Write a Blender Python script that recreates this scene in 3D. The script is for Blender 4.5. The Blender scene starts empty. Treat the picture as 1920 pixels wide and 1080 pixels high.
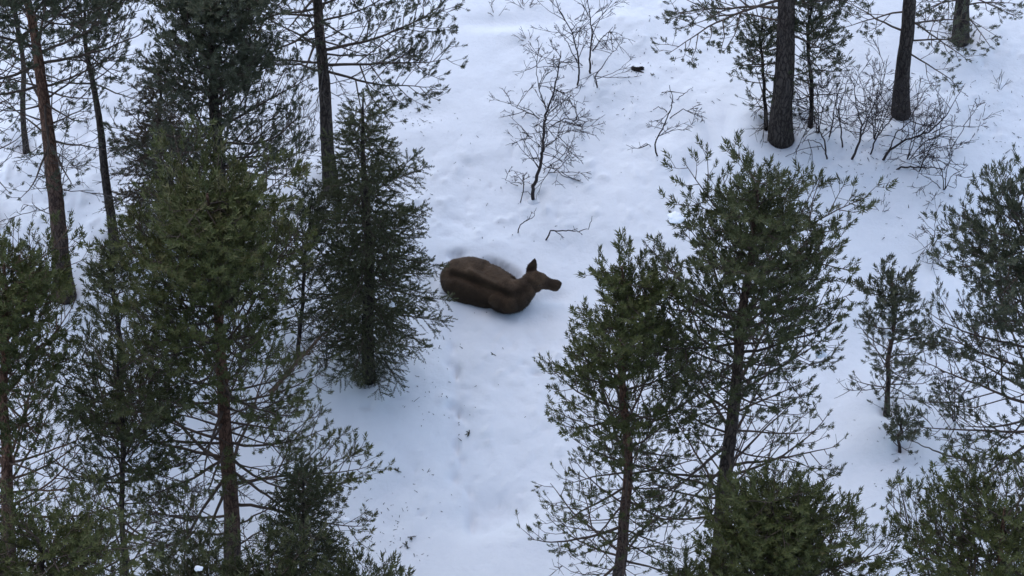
import bpy, math
import numpy as np
from mathutils import Vector

# ------------------------------------------------------------------ camera, sky, sun, exposure
SC = bpy.context.scene
COL = SC.collection
TH = math.radians(50.0)          # the drone looks down by this much
FPX = 6550.0                     # focal length in pixels of a 1920-wide frame
DIST = 72.0                      # metres from the lens to the snow at the frame's centre
CAM = np.array([0.0, -DIST * math.cos(TH), DIST * math.sin(TH)])
cd = bpy.data.cameras.new('camera')
cd.sensor_width = 36.0
cd.lens = 36.0 * FPX / 1920.0
cd.clip_start = 1.0
cd.clip_end = 3000.0
cam = bpy.data.objects.new('camera', cd)
cam.location = CAM
cam.rotation_euler = (math.pi / 2 - TH, 0, 0)
COL.objects.link(cam)
SC.camera = cam

SUN_EL, SUN_AZ = math.radians(62), math.radians(-25)   # azimuth from +Y, clockwise
w = bpy.data.worlds.new('World')
SC.world = w
w.use_nodes = True
wn = w.node_tree.nodes
wl = w.node_tree.links
sky = wn.new('ShaderNodeTexSky')
sky.sky_type = 'NISHITA'
sky.sun_disc = False
sky.sun_elevation = SUN_EL
sky.sun_rotation = SUN_AZ
sky.air_density = 1.0
sky.dust_density = 1.0
sky.ozone_density = 1.0
bg = wn['Background']
bg.inputs['Strength'].default_value = 0.15
wl.new(sky.outputs[0], bg.inputs['Color'])
sl = bpy.data.lights.new('sun', 'SUN')
sl.energy = 0.55
sl.angle = math.radians(110)
sl.color = (1.0, 0.96, 0.90)
so = bpy.data.objects.new('sun', sl)
sd = Vector((math.sin(SUN_AZ) * math.cos(SUN_EL), math.cos(SUN_AZ) * math.cos(SUN_EL), math.sin(SUN_EL)))
so.rotation_euler = sd.to_track_quat('Z', 'Y').to_euler()
so.location = (0, 0, 60)
COL.objects.link(so)
SC.view_settings.view_transform = 'Standard'
SC.view_settings.look = 'None'
SC.view_settings.gamma = 1.0
SC.view_settings.exposure = 0.67
SC.cycles.max_bounces = 6
SC.cycles.diffuse_bounces = 5
SC.cycles.use_adaptive_sampling = True
SC.cycles.adaptive_threshold = .02
SC.cycles.use_denoising = True
SC.cycles.denoiser = 'OPENIMAGEDENOISE'
SC.cycles.denoising_input_passes = 'RGB_ALBEDO_NORMAL'

# ------------------------------------------------------------------ pixel -> place
RNG = np.random.default_rng(7)
FWD = np.array([0, math.cos(TH), -math.sin(TH)])
UPV = np.array([0, math.sin(TH), math.cos(TH)])


def ray(px, py):
    d = FWD * FPX + np.array([1.0, 0, 0]) * (px - 960.0) - UPV * (py - 540.0)
    return d / np.linalg.norm(d)


def at(px, py, z=0.0):
    d = ray(px, py)
    return CAM + d * ((z - CAM[2]) / d[2])


def at_y(px, py, y):
    d = ray(px, py)
    return CAM + d * ((y - CAM[1]) / d[1])


def project(p):
    d = np.asarray(p, float) - CAM
    k = FPX / (d @ FWD)
    return 960 + d[0] * k, 540 - (d @ UPV) * k


def vnoise(x, y, seed):
    """smooth value noise, about -1..1"""
    x = np.asarray(x, float)
    y = np.asarray(y, float)
    xi = np.floor(x).astype(np.int64)
    yi = np.floor(y).astype(np.int64)
    fx = x - xi
    fy = y - yi
    fx = fx * fx * fx * (fx * (fx * 6 - 15) + 10)
    fy = fy * fy * fy * (fy * (fy * 6 - 15) + 10)

    def hsh(a, b):
        n = (a * 374761393 + b * 668265263 + seed * 1442695041) & 0xffffffff
        n = ((n ^ (n >> 13)) * 1274126177) & 0xffffffff
        n = (n ^ (n >> 16)) & 0xffff
        return n / 32767.5 - 1.0
    return (hsh(xi, yi) * (1 - fx) * (1 - fy) + hsh(xi + 1, yi) * fx * (1 - fy)
            + hsh(xi, yi + 1) * (1 - fx) * fy + hsh(xi + 1, yi + 1) * fx * fy)


# dents and mounds of the snow: (pixel x, pixel y, radius in x, radius in y, height)
DENTS = []


def dent(px, py, rx, ry, hh, rot=0.0, sharp=1.0):
    p = at(px, py)
    DENTS.append((p[0], p[1], rx, ry, hh, rot, sharp))


# the moose's trench, open on its far side, and the snow pushed up on its near side
for px, py, hh in ((848, 481, -.12), (857, 479, -.16), (868, 479, -.10), (913, 494, -.20), (920, 496, -.32), (928, 498, -.36), (936, 502, -.40), (944, 505, -.40), (952, 509, -.42), (960, 514, -.42), (967, 519, -.34)):
    dent(px, py, .10, .095, hh)
for px, py, hh in ((800, 520, .05), (850, 585, .05), (900, 612, .07), (960, 622, .07), (1010, 590, .06), (930, 468, .05), (880, 462, .05)):
    dent(px, py, .45, .35, hh)
dent(818, 520, .16, .35, -.14)
dent(1040, 556, .30, .22, -.10)
dent(1000, 600, .5, .25, -.07)
# trodden prints south of the animal
for px, py, rx, ry, hh in ((857, 702, .06, .17, -.24), (846, 766, .10, .12, -.16), (860, 776, .06, .13, -.26), (857, 842, .06, .17, -.18), (872, 742, .30, .40, -.05), (850, 655, .10, .14, -.10),
                           (836, 755, .18, .16, .07), (884, 985, .09, .28, -.22), (930, 965, .70, .55, -.30), (905, 1000, .18, .2, -.12), (860, 950, .30, .3, .08), (1000, 1020, .5, .35, .10),
                           (815, 890, .3, .3, .05), (770, 890, .4, .5, -.10), (720, 940, .4, .4, -.12), (735, 985, .25, .25, -.08), (852, 900, .10, .14, -.14), (800, 935, .12, .12, .07), (792, 972, .08, .08, -.08)):
    dent(px, py, rx, ry, hh)
for px, py in ((852, 610), (848, 640), (852, 670), (856, 700), (852, 735), (850, 770), (855, 805), (857, 840), (858, 880), (864, 920), (872, 955)):
    dent(px, py, .33, .32, -.075)
for px, py in ((842, 690), (872, 790), (866, 868), (880, 925)):
    dent(px, py, .09, .14, -.10)
    dent(px - 9, py + 6, .11, .11, .03)
# dents on the far slope and old tracks
for px, py, rx, ry, hh in ((940, 60, .9, .25, -.10), (960, 80, .5, .2, .05), (790, 222, .5, .35, -.09), (1195, 130, .4, .25, -.12), (1150, 60, .7, .3, .07), (760, 340, .3, .3, -.05),
                           (860, 412, .25, .14, -.06), (1305, 330, .16, .5, -.10), (1330, 300, .14, .4, -.10), (1360, 255, .14, .4, -.07), (1290, 350, .12, .3, -.08), (1215, 270, .5, .3, -.08),
                           (1000, 368, .25, .2, -.12), (1570, 600, .6, .4, .10), (1640, 830, .7, .5, .12), (1660, 880, .5, .3, -.10), (1760, 560, .8, .5, .10), (1850, 830, .6, .5, .12),
                           (1560, 870, .5, .4, .10), (1840, 160, .6, .4, -.09), (1780, 215, .5, .3, .08), (1700, 300, .6, .3, -.10), (1620, 340, .4, .3, .06),
                           (285, 430, .6, .4, .08), (240, 330, .4, .3, -.06), (150, 350, .5, .4, .08)):
    dent(px, py, rx, ry, hh)
WELLS = []


def terrain(x, y):
    x = np.asarray(x, float)
    y = np.asarray(y, float)
    h = 0.22 * vnoise(x * .16 + 3.1, y * .16 + 1.7, 1) + 0.08 * vnoise(x * .45, y * .45, 2) + 0.028 * vnoise(x * 1.1, y * 1.1, 3)
    h = h - (0.22 * vnoise(np.array(3.1), np.array(1.7), 1) + 0.08 * vnoise(np.array(0.), np.array(0.), 2))
    # flat lap of snow round the animal
    m = np.exp(-(((x - 0.0) / 2.0) ** 2 + ((y) / 1.6) ** 2) ** 2)
    h = h * (1 - m)
    for cx, cy, rx, ry, hh, rot, sh in DENTS:
        q = ((x - cx) / rx) ** 2 + ((y - cy) / ry) ** 2
        h = h + hh * np.exp(-q)
    for cx, cy, r in WELLS:
        d = np.hypot(x - cx, y - cy)
        h = h - 0.20 * np.exp(-(d / (r + .14)) ** 2) + 0.05 * np.exp(-((d - r - .5) / .35) ** 2)
    return h


def terrain_fine(x, y):
    """crusts, clods fallen from the branches and small pits"""
    rough = np.clip(vnoise(x * .35 + 9, y * .35 + 4, 11) * 1.4 - .05, 0, 1)
    for px, py, r in ((760, 880, 1.0), (715, 770, .8), (780, 340, 1.0), (1150, 150, 2.2), (300, 420, 1.4), (1800, 200, 2.2), (1600, 300, 1.5), (800, 650, .7)):
        p = at(px, py)
        rough = np.maximum(rough, np.exp(-((x - p[0]) ** 2 + (y - p[1]) ** 2) / (r * r)) * .9)
    quiet = np.exp(-(((x - .3) / 1.9) ** 2 + ((y) / 1.5) ** 2) ** 2)
    rough = rough * (1 - .85 * quiet)
    f = vnoise(x * 4.2, y * 4.2, 21)
    g = vnoise(x * 8.5, y * 8.5, 22)
    k = vnoise(x * 2.1, y * 2.1, 23)
    clod = np.clip(f * .6 + g * .6 - .45, 0, 1) * .10
    pit = -np.clip(-(f * .5 + g * .6) - .55, 0, 1) * .13
    return rough * (clod + pit) + (.010 + .020 * rough) * k + (.003 + .010 * rough) * f + (.0015 + .006 * rough) * g


def on_snow(px, py):
    z = 0.0
    for _ in range(4):
        p = at(px, py, z)
        z = float(terrain(p[0], p[1]))
    return np.array([p[0], p[1], z])


# ------------------------------------------------------------------ mesh helpers
def mesh_np(name, V, F, mat, tint=None, smooth=False):
    me = bpy.data.meshes.new(name)
    V = np.ascontiguousarray(V, dtype=np.float32)
    F = np.ascontiguousarray(F, dtype=np.int32)
    k = F.shape[1]
    me.vertices.add(len(V))
    me.vertices.foreach_set('co', V.ravel())
    me.loops.add(F.size)
    me.loops.foreach_set('vertex_index', F.ravel())
    me.polygons.add(len(F))
    me.polygons.foreach_set('loop_start', np.arange(0, F.size, k, dtype=np.int32))
    if smooth:
        me.polygons.foreach_set('use_smooth', np.ones(len(F), dtype=bool))
    if tint is not None:
        a = me.attributes.new('tint', 'FLOAT', 'POINT')
        a.data.foreach_set('value', np.ascontiguousarray(tint, dtype=np.float32))
    me.update(calc_edges=True)
    me.materials.append(mat)
    return me


def link(name, data, parent=None, loc=(0, 0, 0), kind=None):
    o = bpy.data.objects.new(name, data)
    COL.objects.link(o)
    o.location = loc
    if parent is not None:
        o.parent = parent
    if kind:
        o['kind'] = kind
    return o


def tag(o, label, cat, group=None):
    o['label'] = label
    o['category'] = cat
    if group:
        o['group'] = group
    return o


def thing(name, label, cat, loc, group=None):
    return tag(link(name, None, None, loc), label, cat, group)


def unit(v):
    v = np.asarray(v, float)
    return v / np.maximum(np.linalg.norm(v, axis=-1, keepdims=True), 1e-9)


def perp(D):
    a = np.where(np.abs(D[..., 2:3]) < .9, np.array([0, 0, 1.0]), np.array([1.0, 0, 0]))
    X = unit(np.cross(a, D))
    return X, np.cross(D, X)


class Buf:
    def __init__(s):
        s.V, s.F, s.T, s.n = [], [], [], 0

    def add(s, V, F, T=None):
        s.V.append(V)
        s.F.append(F + s.n)
        s.T.append(np.zeros(len(V)) if T is None else T)
        s.n += len(V)

    def mesh(s, name, mat, tint=False, smooth=False):
        return mesh_np(name, np.concatenate(s.V), np.concatenate(s.F), mat, np.concatenate(s.T) if tint else None, smooth)


def prisms(buf, A, B, ra, rb, sides=3):
    """many straight twigs at once"""
    n = len(A)
    if n == 0:
        return
    D = unit(B - A)
    X, Y = perp(D)
    ang = np.arange(sides) / sides * 2 * np.pi
    ring = X[:, None, :] * np.cos(ang)[None, :, None] + Y[:, None, :] * np.sin(ang)[None, :, None]
    ra = np.broadcast_to(np.asarray(ra, float), (n,))[:, None, None]
    rb = np.broadcast_to(np.asarray(rb, float), (n,))[:, None, None]
    V = np.concatenate([A[:, None, :] + ring * ra, B[:, None, :] + ring * rb], axis=1)
    i = np.arange(sides)
    j = (i + 1) % sides
    f = np.concatenate([np.stack([i, j, j + sides], 1), np.stack([i, j + sides, i + sides], 1)])
    F = (np.arange(n) * 2 * sides)[:, None, None] + f[None]
    buf.add(V.reshape(-1, 3), F.reshape(-1, 3))


def tube(buf, P, R, sides=6, bump=0.0, rng=None, cap=True):
    P = np.asarray(P, float)
    R = np.broadcast_to(np.asarray(R, float), (len(P),))
    T = unit(np.gradient(P, axis=0))
    X, Y = perp(T[:1])
    Xs = [X[0]]
    for t in T[1:]:
        x = Xs[-1] - t * np.dot(Xs[-1], t)
        Xs.append(unit(x))
    Xs = np.array(Xs)
    Ys = np.cross(T, Xs)
    ang = np.arange(sides) / sides * 2 * np.pi
    ring = Xs[:, None, :] * np.cos(ang)[None, :, None] + Ys[:, None, :] * np.sin(ang)[None, :, None]
    rr = R[:, None, None] * np.ones((1, sides, 1))
    if bump and rng is not None:
        rr = rr * (1 + bump * rng.uniform(-1, 1, rr.shape))
    V = (P[:, None, :] + ring * rr).reshape(-1, 3)
    i = np.arange(sides)
    j = (i + 1) % sides
    f = np.concatenate([np.stack([i, j, j + sides], 1), np.stack([i, j + sides, i + sides], 1)])
    F = ((np.arange(len(P) - 1) * sides)[:, None, None] + f[None]).reshape(-1, 3)
    if cap:
        V = np.concatenate([V, P[-1:]])
        e = (len(P) - 1) * sides
        F = np.concatenate([F, np.stack([e + i, e + j, np.full(sides, len(V) - 1)], 1)])
    buf.add(V, F)


# ------------------------------------------------------------------ materials
def mat_new(name):
    m = bpy.data.materials.new(name)
    m.use_nodes = True
    nt = m.node_tree
    return m, nt.nodes, nt.links, nt.nodes['Principled BSDF']


def ramp(nodes, stops):
    r = nodes.new('ShaderNodeValToRGB')
    e = r.color_ramp.elements
    while len(e) < len(stops):
        e.new(.5)
    for q, (p, c) in zip(e, stops):
        q.position = p
        q.color = (*c, 1)
    return r


def noise(nodes, links, scale, detail=4, rough=.55, vec=None):
    n = nodes.new('ShaderNodeTexNoise')
    n.inputs['Scale'].default_value = scale
    n.inputs['Detail'].default_value = detail
    n.inputs['Roughness'].default_value = rough
    if vec is not None:
        links.new(vec, n.inputs['Vector'])
    return n


def make_snow(name='snow', fine=1.0):
    m, n, l, b = mat_new(name)
    tc = n.new('ShaderNodeTexCoord')
    a = noise(n, l, 1.3, 5, .6, tc.outputs['Object'])
    r = ramp(n, [(.3, (.84, .852, .87)), (.7, (.90, .908, .92))])
    l.new(a.outputs['Fac'], r.inputs['Fac'])
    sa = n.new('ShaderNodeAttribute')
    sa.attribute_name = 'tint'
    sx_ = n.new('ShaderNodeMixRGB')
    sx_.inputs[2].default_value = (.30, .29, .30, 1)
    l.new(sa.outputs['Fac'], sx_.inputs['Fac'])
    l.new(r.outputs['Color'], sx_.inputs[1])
    l.new(sx_.outputs['Color'], b.inputs['Base Color'])
    b.inputs['Roughness'].default_value = .65
    b.inputs['Specular IOR Level'].default_value = .25
    n1 = noise(n, l, 9.0, 6, .6, tc.outputs['Object'])
    n2 = noise(n, l, 60.0, 3, .6, tc.outputs['Object'])
    mx = n.new('ShaderNodeMath')
    mx.operation = 'MULTIPLY_ADD'
    mx.inputs[1].default_value = .25
    l.new(n2.outputs['Fac'], mx.inputs[0])
    l.new(n1.outputs['Fac'], mx.inputs[2])
    bp = n.new('ShaderNodeBump')
    bp.inputs['Strength'].default_value = .35 * fine
    bp.inputs['Distance'].default_value = .05
    l.new(mx.outputs[0], bp.inputs['Height'])
    l.new(bp.outputs['Normal'], b.inputs['Normal'])
    return m


def make_needles(name, stops, rough=.55):
    m, n, l, b = mat_new(name)
    at_ = n.new('ShaderNodeAttribute')
    at_.attribute_name = 'tint'
    r = ramp(n, stops)
    l.new(at_.outputs['Fac'], r.inputs['Fac'])
    l.new(r.outputs['Color'], b.inputs['Base Color'])
    b.inputs['Roughness'].default_value = rough
    b.inputs['Specular IOR Level'].default_value = .3
    return m


def make_bark(name, low, mid, high, z0, z1, scale=14):
    """grey furrowed plates at the foot, thin reddish bark higher up"""
    m, n, l, b = mat_new(name)
    tc = n.new('ShaderNodeTexCoord')
    mp = n.new('ShaderNodeMapping')
    mp.inputs['Scale'].default_value = (1, 1, .28)
    l.new(tc.outputs['Object'], mp.inputs['Vector'])
    v = n.new('ShaderNodeTexVoronoi')
    v.feature = 'DISTANCE_TO_EDGE'
    v.inputs['Scale'].default_value = scale
    nz = noise(n, l, 6, 4, .6, mp.outputs['Vector'])
    add = n.new('ShaderNodeMixRGB')
    add.blend_type = 'ADD'
    add.inputs['Fac'].default_value = .25
    l.new(mp.outputs['Vector'], add.inputs[1])
    l.new(nz.outputs['Color'], add.inputs[2])
    l.new(add.outputs[0], v.inputs['Vector'])
    sep = n.new('ShaderNodeSeparateXYZ')
    l.new(tc.outputs['Object'], sep.inputs[0])
    mr = n.new('ShaderNodeMapRange')
    mr.inputs['From Min'].default_value = z0
    mr.inputs['From Max'].default_value = z1
    l.new(sep.outputs['Z'], mr.inputs['Value'])
    n3 = noise(n, l, 2.2, 4, .65, tc.outputs['Object'])
    ad = n.new('ShaderNodeMath')
    ad.operation = 'MULTIPLY_ADD'
    ad.inputs[1].default_value = .7
    ad.inputs[2].default_value = -.35
    l.new(n3.outputs['Fac'], ad.inputs[0])
    ad2 = n.new('ShaderNodeMath')
    l.new(ad.outputs[0], ad2.inputs[0])
    l.new(mr.outputs[0], ad2.inputs[1])
    r = ramp(n, [(.15, low), (.55, mid), (.95, high)])
    l.new(ad2.outputs[0], r.inputs['Fac'])
    cr = ramp(n, [(.0, (.35, .33, .33)), (.16, (1, 1, 1)), (.6, (1.0, 1.0, 1.0))])
    l.new(v.outputs['Distance'], cr.inputs['Fac'])
    n4 = noise(n, l, 25, 4, .7, mp.outputs['Vector'])
    r4 = ramp(n, [(.3, (.6, .6, .62)), (.7, (1.25, 1.22, 1.2))])
    l.new(n4.outputs['Fac'], r4.inputs['Fac'])
    mu = n.new('ShaderNodeMixRGB')
    mu.blend_type = 'MULTIPLY'
    mu.inputs['Fac'].default_value = 1
    l.new(r.outputs[0], mu.inputs[1])
    l.new(cr.outputs[0], mu.inputs[2])
    mu2 = n.new('ShaderNodeMixRGB')
    mu2.blend_type = 'MULTIPLY'
    mu2.inputs['Fac'].default_value = 1
    l.new(mu.outputs[0], mu2.inputs[1])
    l.new(r4.outputs[0], mu2.inputs[2])
    l.new(mu2.outputs[0], b.inputs['Base Color'])
    b.inputs['Roughness'].default_value = .9
    b.inputs['Specular IOR Level'].default_value = .1
    bp = n.new('ShaderNodeBump')
    bp.inputs['Strength'].default_value = .8
    bp.inputs['Distance'].default_value = .03
    l.new(cr.outputs[0], bp.inputs['Height'])
    l.new(bp.outputs[0], b.inputs['Normal'])
    return m


def make_twig(name, c0, c1):
    m, n, l, b = mat_new(name)
    tc = n.new('ShaderNodeTexCoord')
    a = noise(n, l, 5, 4, .6, tc.outputs['Object'])
    r = ramp(n, [(.3, c0), (.7, c1)])
    l.new(a.outputs['Fac'], r.inputs['Fac'])
    l.new(r.outputs[0], b.inputs['Base Color'])
    b.inputs['Roughness'].default_value = .85
    b.inputs['Specular IOR Level'].default_value = .15
    return m


SNOW = make_snow()
SNOWC = make_snow('fallen_snow', .6)
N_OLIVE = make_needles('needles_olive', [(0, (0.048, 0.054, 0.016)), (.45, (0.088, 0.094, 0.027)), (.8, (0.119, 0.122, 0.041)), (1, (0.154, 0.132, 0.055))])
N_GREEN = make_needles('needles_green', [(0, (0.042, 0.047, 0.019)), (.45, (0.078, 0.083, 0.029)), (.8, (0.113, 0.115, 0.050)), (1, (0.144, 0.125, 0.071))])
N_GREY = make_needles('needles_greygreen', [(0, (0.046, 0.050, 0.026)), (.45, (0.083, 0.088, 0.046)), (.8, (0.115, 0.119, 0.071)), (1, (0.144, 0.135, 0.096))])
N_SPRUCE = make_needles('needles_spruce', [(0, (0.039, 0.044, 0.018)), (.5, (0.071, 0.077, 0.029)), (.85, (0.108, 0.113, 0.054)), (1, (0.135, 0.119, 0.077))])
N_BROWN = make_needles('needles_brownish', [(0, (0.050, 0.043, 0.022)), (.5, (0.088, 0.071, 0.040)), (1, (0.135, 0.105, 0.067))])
BARK_G = make_bark('bark_grey', (.080, .068, .060), (.098, .076, .062), (.13, .086, .062), .5, 11.0)
BARK_R = make_bark('bark_reddish', (.090, .070, .060), (.150, .090, .064), (.200, .110, .072), .2, 7.0)
BARK_D = make_bark('bark_dark', (.050, .043, .038), (.066, .054, .045), (.085, .064, .050), .5, 11.0)
WOOD = make_twig('branch_bark', (.065, .048, .038), (.12, .088, .068))
WOODR = make_twig('branch_bark_reddish', (.085, .055, .040), (.17, .108, .075))
WOODG = make_twig('dead_branch_bark', (.07, .060, .052), (.14, .12, .105))
SHRUB = make_twig('shrub_bark', (.028, .022, .022), (.060, .048, .046))
STRAW = make_twig('dry_grass', (.05, .036, .026), (.11, .08, .055))


# ------------------------------------------------------------------ conifers
def shoot_templates(kind, n=6, K=18):
    r = np.random.default_rng(3)
    out = []
    for _ in range(n):
        u = (np.arange(K) + r.uniform(0, 1, K)) / K
        ang = np.arange(K) * 2.399 + r.uniform(-.4, .4, K)
        if kind == 'pine':
            open_ = np.radians(58 - 36 * u + r.uniform(-10, 10, K))
            ln = .42 * r.uniform(.75, 1.2, K)
            wd = .062
            u = u * .66
        else:
            open_ = np.radians(58 - 22 * u + r.uniform(-9, 9, K))
            ln = .22 * r.uniform(.8, 1.2, K)
            wd = .062
            ang = np.where(np.sin(ang) < -.5, ang + np.pi, ang)
        rad = np.stack([np.cos(ang), np.sin(ang), np.zeros(K)], 1)
        ax = np.array([0, 0, 1.0])
        d = rad * np.sin(open_)[:, None] + ax * np.cos(open_)[:, None]
        side = np.cross(d, rad)
        side = unit(side * r.uniform(.6, 1, K)[:, None] + rad * r.uniform(-.6, .6, K)[:, None])
        base = ax * u[:, None]
        V = np.stack([base - side * wd, base + side * wd, base + d * ln[:, None]], 1)
        # blunt tips: move the widest place up the needle
        V[:, 0] += d * ln[:, None] * .22
        V[:, 1] += d * ln[:, None] * .22
        out.append(V.reshape(-1, 3))
    return np.array(out)


TPL = {'pine': shoot_templates('pine', K=20), 'spruce': shoot_templates('spruce', K=20)}
NSHOOT = [0]


def add_shoots(buf, P, D, L, kind, rng, tmul=1.0, tadd=0.0):
    n = len(P)
    if n == 0:
        return
    NSHOOT[0] += n
    T = TPL[kind][rng.integers(0, len(TPL[kind]), n)]
    D = unit(D)
    X, Y = perp(D)
    if kind == 'pine':
        ro = rng.uniform(0, 2 * np.pi, n)[:, None]
        X, Y = X * np.cos(ro) + Y * np.sin(ro), Y * np.cos(ro) - X * np.sin(ro)
    L = np.broadcast_to(L, (n,))
    fat = rng.uniform(.85, 1.15, n)
    V = P[:, None, :] + (X[:, None, :] * T[:, :, 0:1] * fat[:, None, None] + Y[:, None, :] * T[:, :, 1:2] * fat[:, None, None] + D[:, None, :] * T[:, :, 2:3]) * L[:, None, None]
    m = T.shape[1]
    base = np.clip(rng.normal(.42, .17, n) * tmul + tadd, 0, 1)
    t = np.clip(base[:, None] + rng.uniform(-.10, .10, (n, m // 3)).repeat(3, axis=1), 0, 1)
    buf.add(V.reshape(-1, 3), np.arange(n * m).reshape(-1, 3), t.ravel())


def curve(p0, az, e0, e1, L, n, rng, wig=.08):
    """a limb: starts at elevation e0, ends at e1"""
    t = np.linspace(0, 1, n)
    e = e0 + (e1 - e0) * t ** 1.3 + rng.normal(0, wig, n)
    a = az + np.cumsum(rng.normal(0, wig, n)) * .8
    d = np.stack([np.cos(e) * np.cos(a), np.cos(e) * np.sin(a), np.sin(e)], 1)
    P = np.concatenate([[p0], p0 + np.cumsum(d[:-1] * (L / (n - 1)), axis=0)])
    return P


def lerp_path(P, t):
    x = np.clip(t, 0, 1) * (len(P) - 1)
    i = np.minimum(x.astype(int), len(P) - 2)
    f = (x - i)[:, None]
    return P[i] * (1 - f) + P[i + 1] * f, unit(P[i + 1] - P[i])


def pine_limb(wood, ndl, p0, az, e0, e1, L, r0, rng, ts=.3, sec=.17, twig=.11, shoot=.195, full=1.0, tmul=1.0, tadd=0.0, up=.65, inner=0):
    n = max(5, int(L / .22) + 3)
    P = curve(p0, az, e0, e1, L, n, rng)
    tube(wood, P, np.linspace(r0, .006, n), 5)
    # second order
    m = max(2, int(L * (1 - ts * .6) / (sec * 1.28)))
    t = ts * .7 + (1 - ts * .7) * (np.arange(m) + rng.uniform(.1, .9, m)) / m
    B, T = lerp_path(P, t)
    sgn = np.where(np.arange(m) % 2 == 0, 1, -1) * np.where(rng.random(m) < .12, -1, 1)
    Z = np.array([0, 0, 1.0])
    S = unit(np.cross(Z, T) + 1e-6)
    off = np.radians(rng.uniform(35, 68, m))[:, None]
    D2 = unit(T * np.cos(off) + S * (sgn[:, None]) * np.sin(off) + Z * rng.normal(.10, .32, m)[:, None])
    l2 = np.clip(L * (.58 * (1 - t) + .12) * rng.uniform(.55, 1.25, m), .16, 1.6)
    # each secondary in two bent pieces
    M = B + D2 * (l2 * .5)[:, None]
    D2b = unit(D2 + Z * rng.normal(.22, .15, m)[:, None] + T * .25)
    E = M + D2b * (l2 * .5)[:, None]
    rs = .004 + .006 * l2
    prisms(wood, B, M, rs * 1.3, rs, 4)
    prisms(wood, M, E, rs, rs * .6, 3)
    # third order
    k = np.maximum(1, (l2 * .55 / twig).astype(int))
    idx = np.repeat(np.arange(m), k)
    s = rng.uniform(.28, 1.0, len(idx))
    A3 = np.where((s < .5)[:, None], B[idx] + D2[idx] * (l2[idx] * s)[:, None], M[idx] + D2b[idx] * (l2[idx] * (s - .5))[:, None])
    Dm = np.where((s < .5)[:, None], D2[idx], D2b[idx])
    S3 = unit(np.cross(Z, Dm) + 1e-6) * np.where(rng.random(len(idx)) < .5, 1, -1)[:, None]
    o3 = np.radians(rng.uniform(20, 65, len(idx)))[:, None]
    D3 = unit(Dm * np.cos(o3) + S3 * np.sin(o3) + Z * rng.normal(.25, .25, len(idx))[:, None])
    l3 = rng.uniform(.06, .30, len(idx))
    E3 = A3 + D3 * l3[:, None]
    prisms(wood, A3, E3, .005, .0035, 3)
    # shoots at every tip
    tips = np.concatenate([E3, E, P[-1:]])
    dirs = np.concatenate([D3, D2b, unit(P[-1:] - P[-2:-1])])
    dirs = unit(dirs + Z * up * rng.uniform(.5, 1.4, len(tips))[:, None] + rng.normal(0, .15, dirs.shape))
    keep = rng.random(len(tips)) < full
    tips, dirs = tips[keep], dirs[keep]
    if inner > 0:
        ki = max(1, int(L * inner / .085))
        Bi, Ti = lerp_path(P, rng.uniform(.02, .75, ki))
        di = unit(Ti * .5 + Z * .7 + rng.normal(0, .45, Bi.shape))
        tips = np.concatenate([tips, Bi + di * rng.uniform(.04, .16, ki)[:, None]])
        dirs = np.concatenate([dirs, di])
    sl_ = shoot * rng.uniform(.72, 1.2, len(tips))
    add_shoots(ndl, tips - dirs * (sl_ * .30)[:, None], dirs, sl_, 'pine', rng, tmul, tadd)


def bare_limb(wood, p0, az, e0, e1, L, r0, rng, twigs=1.0):
    n = max(4, int(L / .18) + 2)
    P = curve(p0, az, e0, e1, L, n, rng, .16)
    tube(wood, P, np.linspace(r0, .004, n), 5)
    m = int(L * 7 * twigs)
    if m < 1:
        return
    t = rng.uniform(.25, 1, m)
    B, T = lerp_path(P, t)
    D = unit(T + rng.normal(0, .55, (m, 3)))
    l2 = rng.uniform(.12, .5, m) * (1.1 - .5 * t) * min(1, L)
    M = B + D * (l2 * .5)[:, None]
    Db = unit(D + rng.normal(0, .35, (m, 3)) + np.array([0, 0, -.1]))
    E = M + Db * (l2 * .5)[:, None]
    prisms(wood, B, M, .0085, .0065, 3)
    prisms(wood, M, E, .0065, .0045, 3)
    k = m * 2
    i = rng.integers(0, m, k)
    A = np.where((rng.random(k) < .5)[:, None], M[i], E[i])
    D3 = unit(Db[i] + rng.normal(0, .7, (k, 3)))
    prisms(wood, A, A + D3 * rng.uniform(.06, .22, k)[:, None], .0055, .0035, 3)


def trunk_mesh(name, P, R, mat, rng, sides=14, bump=.05):
    b = Buf()
    n = len(P)
    tt = np.linspace(0, 1, n * 5)
    Q, _ = lerp_path(P, tt)
    k = np.ones(7) / 7
    for a in range(3):
        e = np.concatenate([np.full(3, Q[0, a]), Q[:, a], np.full(3, Q[-1, a])])
        Q[:, a] = np.convolve(e, k, 'valid')
    RR = np.interp(tt, np.linspace(0, 1, n), R)
    tube(b, Q, RR, sides, bump, rng)
    return b.mesh(name, mat, smooth=True)


def limb_angles(u, z, H, rad, e_top, e_low, jit=0.0, turn=16.0):
    u = max(u, 0.0)
    e0 = math.radians(e_low + (e_top - e_low) * u ** 1.2 + jit)
    e1 = min(e0 + math.radians(turn) + (1 - u) * math.radians(8), 1.45)
    LL = rad / max(.5, math.cos(min(e0, .9))) * .92
    room = max(.05, (H - z) * .62 - .05)
    if math.sin((e0 + e1) / 2) * LL > room:
        em = math.asin(min(1, room / LL))
        e0, e1 = em * .8, em * 1.2
    return e0, e1, LL


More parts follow.
